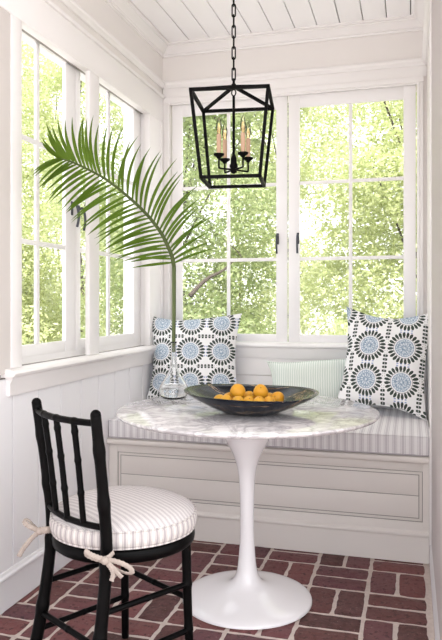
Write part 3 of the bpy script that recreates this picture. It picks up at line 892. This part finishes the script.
bow([([(105, 560, 1.815), (97, 557.5, 1.81), (90, 554.5, 1.81), (85.5, 551.5, 1.812), (86.5, 555, 1.82), (95, 559, 1.822), (105, 561.5, 1.82)], .0055),
     ([(105, 560, 1.815), (114, 561, 1.81), (123, 564, 1.805), (130.5, 568.5, 1.805), (131.5, 573, 1.81), (124, 572.5, 1.815), (113, 567, 1.818), (105, 562, 1.82)], .0052),
     ([(105, 561, 1.815), (110.5, 568, 1.805), (113, 574, 1.805), (111.5, 581, 1.805)], .0050),
     ([(106, 561, 1.815), (114, 568.5, 1.803), (118.5, 574, 1.80), (122, 577.5, 1.80)], .0050),
     ([(105, 559, 1.815), (110, 556, 1.82), (113.5, 552.5, 1.835)], .0045)], (105, 560.5, 1.813), 'linen bow at the rear right post')

# ------------------------------------------------------------------ lantern
LXc, LYc, LR = -.651, 2.48, .138
lan = thing('lantern_pendant', 'black iron open-frame lantern hanging by a chain over the table', 'pendant light', (LXc, LYc, 1.612), LR)
zt_, zb_, wT, wB, za = 1.927 - 1.612, 0, .283, .218, 1.977 - 1.612
bwid = .0118
T4 = [Vector((a * wT / 2, b_ * wT / 2, zt_)) for a, b_ in ((-1, -1), (1, -1), (1, 1), (-1, 1))]
B4 = [Vector((a * wB / 2, b_ * wB / 2, zb_)) for a, b_ in ((-1, -1), (1, -1), (1, 1), (-1, 1))]
bm = bmesh.new()
for k in range(4): sqbar(bm, T4[k] + (T4[k] - T4[(k + 1) % 4]).normalized() * bwid / 2, T4[(k + 1) % 4] + (T4[(k + 1) % 4] - T4[k]).normalized() * bwid / 2, bwid)
link('top_frame', bm, 'iron', lan)
bm = bmesh.new()
for k in range(4): sqbar(bm, B4[k] + (B4[k] - B4[(k + 1) % 4]).normalized() * bwid / 2, B4[(k + 1) % 4] + (B4[(k + 1) % 4] - B4[k]).normalized() * bwid / 2, bwid)
link('bottom_frame', bm, 'iron', lan)
for k in range(4):
    bm = bmesh.new(); sqbar(bm, B4[k], T4[k], bwid, up=(1, 0, 0)); link('upright', bm, 'iron', lan)
    bm = bmesh.new(); sqbar(bm, T4[k], Vector((0, 0, za)), bwid * .9); link('roof_bar', bm, 'iron', lan)
bm = bmesh.new(); lathe(bm, [(0, za - .012), (.011, za - .010), (.013, za), (.009, za + .008), (.005, za + .012), (.005, za + .03), (0, za + .031)], 20); link('finial', bm, 'iron', lan, smooth=True)
bm = bmesh.new()
tube(bm, [(.008 * math.cos(a * PI / 8), 0, za - .024 + .012 * math.sin(a * PI / 8)) for a in range(16)], .0024, 8, closed=True)
tube(bm, [(0, 0, za - .036), (0, 0, .10)], .0052, 12)
link('stem', bm, 'iron', lan, smooth=True)
bm = bmesh.new(); lathe(bm, [(0, .030), (.006, .031), (.012, .036), (.013, .052), (.016, .056), (.016, .064), (.012, .070), (.011, .090), (.006, .104), (0, .104)], 24); link('hub', bm, 'iron', lan, smooth=True)
for k in range(4):
    a = PI / 4 + k * PI / 2 - .11; ca, sa = math.cos(a), math.sin(a); R_ = .066
    bm = bmesh.new()
    tube(bm, smooth_pts([(ca * .01, sa * .01, .046), (ca * .035, sa * .035, .045), (ca * (R_ - .006), sa * (R_ - .006), .045), (ca * (R_ - .001), sa * (R_ - .001), .0465), (ca * R_, sa * R_, .052), (ca * R_, sa * R_, .085)], 6), .0036, 10)
    arm = link('arm', bm, 'iron', lan, smooth=True)
    bm = bmesh.new(); lathe(bm, [(0, .080), (.006, .081), (.010, .087), (.019, .093), (.021, .098), (.0205, .099), (.010, .096), (0, .096)], 24, c=(ca * R_, sa * R_, 0)); link('drip_cup', bm, 'iron', arm, smooth=True)
    bm = bmesh.new(); lathe(bm, [(0, .096), (.0088, .0965), (.0088, .171), (.0078, .173), (.005, .174), (0, .174)], 20, c=(ca * R_, sa * R_, 0)); o = link('candle_sleeve', bm, 'sleeve', lan, auto=40)
    bm = bmesh.new(); lathe(bm, [(.0052, .1735), (.0065, .181), (.0098, .193), (.0108, .204), (.0092, .217), (.0055, .230), (.0022, .239), (0, .241)], 20, c=(ca * R_, sa * R_, 0)); bl = link('bulb', bm, 'bulb', lan, smooth=True)
    bm = bmesh.new(); tube(bm, smooth_pts([(ca * R_ - .003, sa * R_, .176), (ca * R_ - .0035, sa * R_, .195), (ca * R_, sa * R_, .214), (ca * R_ + .0035, sa * R_, .195), (ca * R_ + .003, sa * R_, .176)], 5), .0006, 6); link('filament', bm, 'filament', bl)
# chain up to the ceiling canopy
z = za + .022; flip = False; top = ZC - 1.612
while z < top - .052:
    bm = bmesh.new(); pts = []; hl, hw = .0185, .0062
    for q in range(8): a = q * PI / 7; pts.append((hw * math.cos(a), 0, hl + hw * math.sin(a)))
    for q in range(8): a = PI + q * PI / 7; pts.append((hw * math.cos(a), 0, -hl + hw * math.sin(a)))
    if not flip: pts = [(x_, y_, z_) for x_, y_, z_ in pts]
    else: pts = [(y_, x_, z_) for x_, y_, z_ in pts]
    tube(bm, [(x_, y_, z_ + z + .0247) for x_, y_, z_ in pts], .0026, 8, closed=True)
    link('chain_link', bm, 'iron', lan, smooth=True)
    z += .0408; flip = not flip
bm = bmesh.new(); lathe(bm, [(0, z - .005), (.004, z - .004), (.006, top - .035), (.02, top - .028), (.055, top - .014), (.062, top - .004), (.062, top - .0002), (0, top - .0002)], 32); link('ceiling_canopy', bm, 'iron', lan, smooth=True)

# ------------------------------------------------------------------ outdoors
bm = bmesh.new(); bmesh.ops.create_grid(bm, x_segments=2, y_segments=2, size=40, matrix=Matrix.Translation((0, 20, -.35)))
bounce_ground = struct('ground', bm, 'bounce_ground', 'unseen ground outside the windows, made pale to bounce light indoors', 'ground')

def tree(name, label, cat, x, y, h, r, z0, n, mats, trunk, seed, group=None, leaf=.066, branch=None):
    rd = random.Random(seed)
    root = thing(name, label, cat, (x, y, -.35), 0, group)
    blobs = []; NB = 60
    for k in range(NB):
        a = rd.uniform(0, 2 * PI); rr_ = r * math.sqrt(rd.random()) * .85; zz_ = rd.uniform(z0, h)
        f = 1 - .35 * abs((zz_ - z0) / (h - z0) - .45)
        blobs.append((rr_ * math.cos(a) * f, rr_ * math.sin(a) * f, zz_, rd.uniform(.38, .62) * r * .75))
    verts, faces = [], []
    for k in range(n):
        bx, by, bz, br = blobs[k % NB]
        while True:
            p = Vector((rd.uniform(-1, 1), rd.uniform(-1, 1), rd.uniform(-1, 1)))
            if p.length < 1: break
        p = p.normalized() * (p.length ** .5)
        c_ = Vector((bx + p.x * br, by + p.y * br, max(.02, bz + p.z * br * .8)))
        d = Vector((rd.gauss(0, 1), rd.gauss(0, 1), rd.gauss(-.2, .7))).normalized()
        nn = Vector((rd.gauss(0, .8), rd.gauss(0, .8), 1)).normalized(); s = d.cross(nn)
        if s.length < 1e-3: continue
        s.normalize(); l_ = leaf * rd.uniform(.6, 1.3); w_ = l_ * .5; up = s.cross(d)
        i0 = len(verts)
        verts += [c_ - d * l_ / 2, c_ + s * w_ / 2 + up * w_ * .15, c_ + d * l_ / 2, c_ - s * w_ / 2 + up * w_ * .15]
        faces += [(i0, i0 + 1, i0 + 2), (i0, i0 + 2, i0 + 3)]
    me = bpy.data.meshes.new('foliage'); me.from_pydata([tuple(v_) for v_ in verts], [], faces); me.materials.append(M[mats])
    o_ = bpy.data.objects.new('foliage', me); COL.objects.link(o_); o_.parent = root
    bm_ = bmesh.new()
    tr_ = max(.03, trunk)
    tube(bm_, smooth_pts([(0, 0, 0), (.05 * r, .02, h * .25), (-.04 * r, 0, h * .5), (.03 * r, .03, h * .85)], 5), [tr_ * (1 - .045 * i) for i in range(16)], 8)
    for bx, by, bz, br in blobs[:9]:
        st = Vector((0, 0, max(.1, bz * .55)))
        tube(bm_, smooth_pts([st, st.lerp(Vector((bx, by, bz)), .5) + Vector((0, 0, .06)), (bx, by, bz)], 4), [tr_ * .42 * (1 - i * .09) for i in range(9)], 6)
    link('trunk', bm_, 'bark', root, smooth=True)
    if branch:
        bm_ = bmesh.new(); tube(bm_, smooth_pts(branch, 6), [.026 * (1 - .025 * i) for i in range(6 * (len(branch) - 1) + 1)], 8)
        link('branch', bm_, 'bark', root, smooth=True)
    return root
GT = 'trees outside the windows'
LT = 'sunlit yellow-green leafy tree outside the nook windows'
LS = 'pale green leafy shrub growing below the window line outside'
bx0, by0 = -2.95, 8.4
tree('broadleaf_tree', 'tree with a bare slanting branch behind the left back window', 'tree', bx0, by0, 5.0, 1.5, .3, 52000, 'leaf_b', .045, 1,
     branch=[tuple(seen(px, py, d) - Vector((bx0, by0, -.35))) for px, py, d in ((190, 296, 6.6), (199, 286, 6.65), (210, 277, 6.75), (222, 271, 7.0), (232, 262, 7.6), (238, 252, 8.0))] + [(.05, 0, 2.75)])
k = 0
for x, y, h, r, z0, n, mt in [
        (.12, 8.3, 5.0, 1.5, .3, 15000, 'leaf_a'), (-6.25, 8.5, 5.4, 1.5, .3, 16000, 'leaf_a'), (3.5, 8.5, 5.0, 1.5, .3, 6000, 'leaf_a'),
        (-9.8, 8.6, 5.4, 1.5, .3, 8000, 'leaf_c'), (-2.2, 12.3, 7.0, 1.75, .5, 18000, 'leaf_a'), (2.0, 12.3, 7.0, 1.75, .5, 16000, 'leaf_a'),
        (-6.5, 12.3, 7.2, 1.75, .5, 17000, 'leaf_a'), (-10.6, 12.6, 7.2, 1.75, .5, 12000, 'leaf_c'), (-14.9, 12.4, 7.2, 1.8, .5, 9000, 'leaf_a'),
        (.9, 17.0, 9.5, 2.3, .6, 11000, 'leaf_c'), (-4.4, 17.0, 9.5, 2.3, .6, 11000, 'leaf_a'), (-9.7, 17.0, 9.5, 2.3, .6, 11000, 'leaf_c'), (-15.0, 17.0, 9.5, 2.3, .6, 9000, 'leaf_a'), (-6.9, 4.4, 4.6, 1.3, .3, 7000, 'leaf_a')]:
    tree('broadleaf_tree', LT, 'tree', x, y, h, r, z0, int(n * 3.6), mt, .045, 30 + k, GT); k += 1
for k, (x, y) in enumerate([(-2.1, 5.9), (-.25, 5.9), (1.6, 5.9), (-3.95, 5.9)]):
    tree('leafy_shrub', LS, 'shrub', x, y, 1.25, .72, .15, 5000, 'leaf_b' if k % 2 == 0 else 'leaf_a', .02, 60 + k, 'shrubs outside the windows', .06)

# ------------------------------------------------------------------ light
wd = bpy.data.worlds.new('sky'); S.world = wd; wd.use_nodes = True
nt = wd.node_tree; bg = nt.nodes['Background']
bg.inputs[0].default_value = (.975, .99, 1.02, 1); bg.inputs[1].default_value = 1.0
sd = bpy.data.lights.new('sun', 'SUN'); sd.energy = 2.9; sd.angle = math.radians(4); sd.color = (1, .95, .94)
so = bpy.data.objects.new('sun', sd); COL.objects.link(so)
so.rotation_euler = (math.radians(38), 0, math.radians(18))

ld = bpy.data.lights.new('room_fill_light', 'AREA'); ld.shape = 'DISK'; ld.size = .9; ld.energy = 4; ld.color = (1, .96, .97)  # unseen fill light added to brighten the nook
lo = bpy.data.objects.new('room_fill_light', ld); COL.objects.link(lo); lo.location = (1.5, -.6, 2.45); lo.rotation_euler = Vector((2.2, -3.1, 1.75)).to_track_quat('Z', 'Y').to_euler()

cam = bpy.data.cameras.new('camera'); co = bpy.data.objects.new('camera', cam); COL.objects.link(co)
co.location = (0, 0, H); co.rotation_euler = (PI / 2, 0, YAW)
cam.sensor_fit = 'AUTO'; cam.sensor_width = 36; cam.lens = F / 640 * 36; cam.shift_y = -18 / 640; cam.clip_start = .05; cam.clip_end = 200
S.camera = co
S.view_settings.view_transform = 'Standard'; S.view_settings.look = 'None'; S.view_settings.gamma = 1; S.view_settings.use_curve_mapping = False
S.view_settings.exposure = 1.6
S.cycles.max_bounces = 14; S.cycles.diffuse_bounces = 8; S.cycles.transparent_max_bounces = 16; S.cycles.transmission_bounces = 12
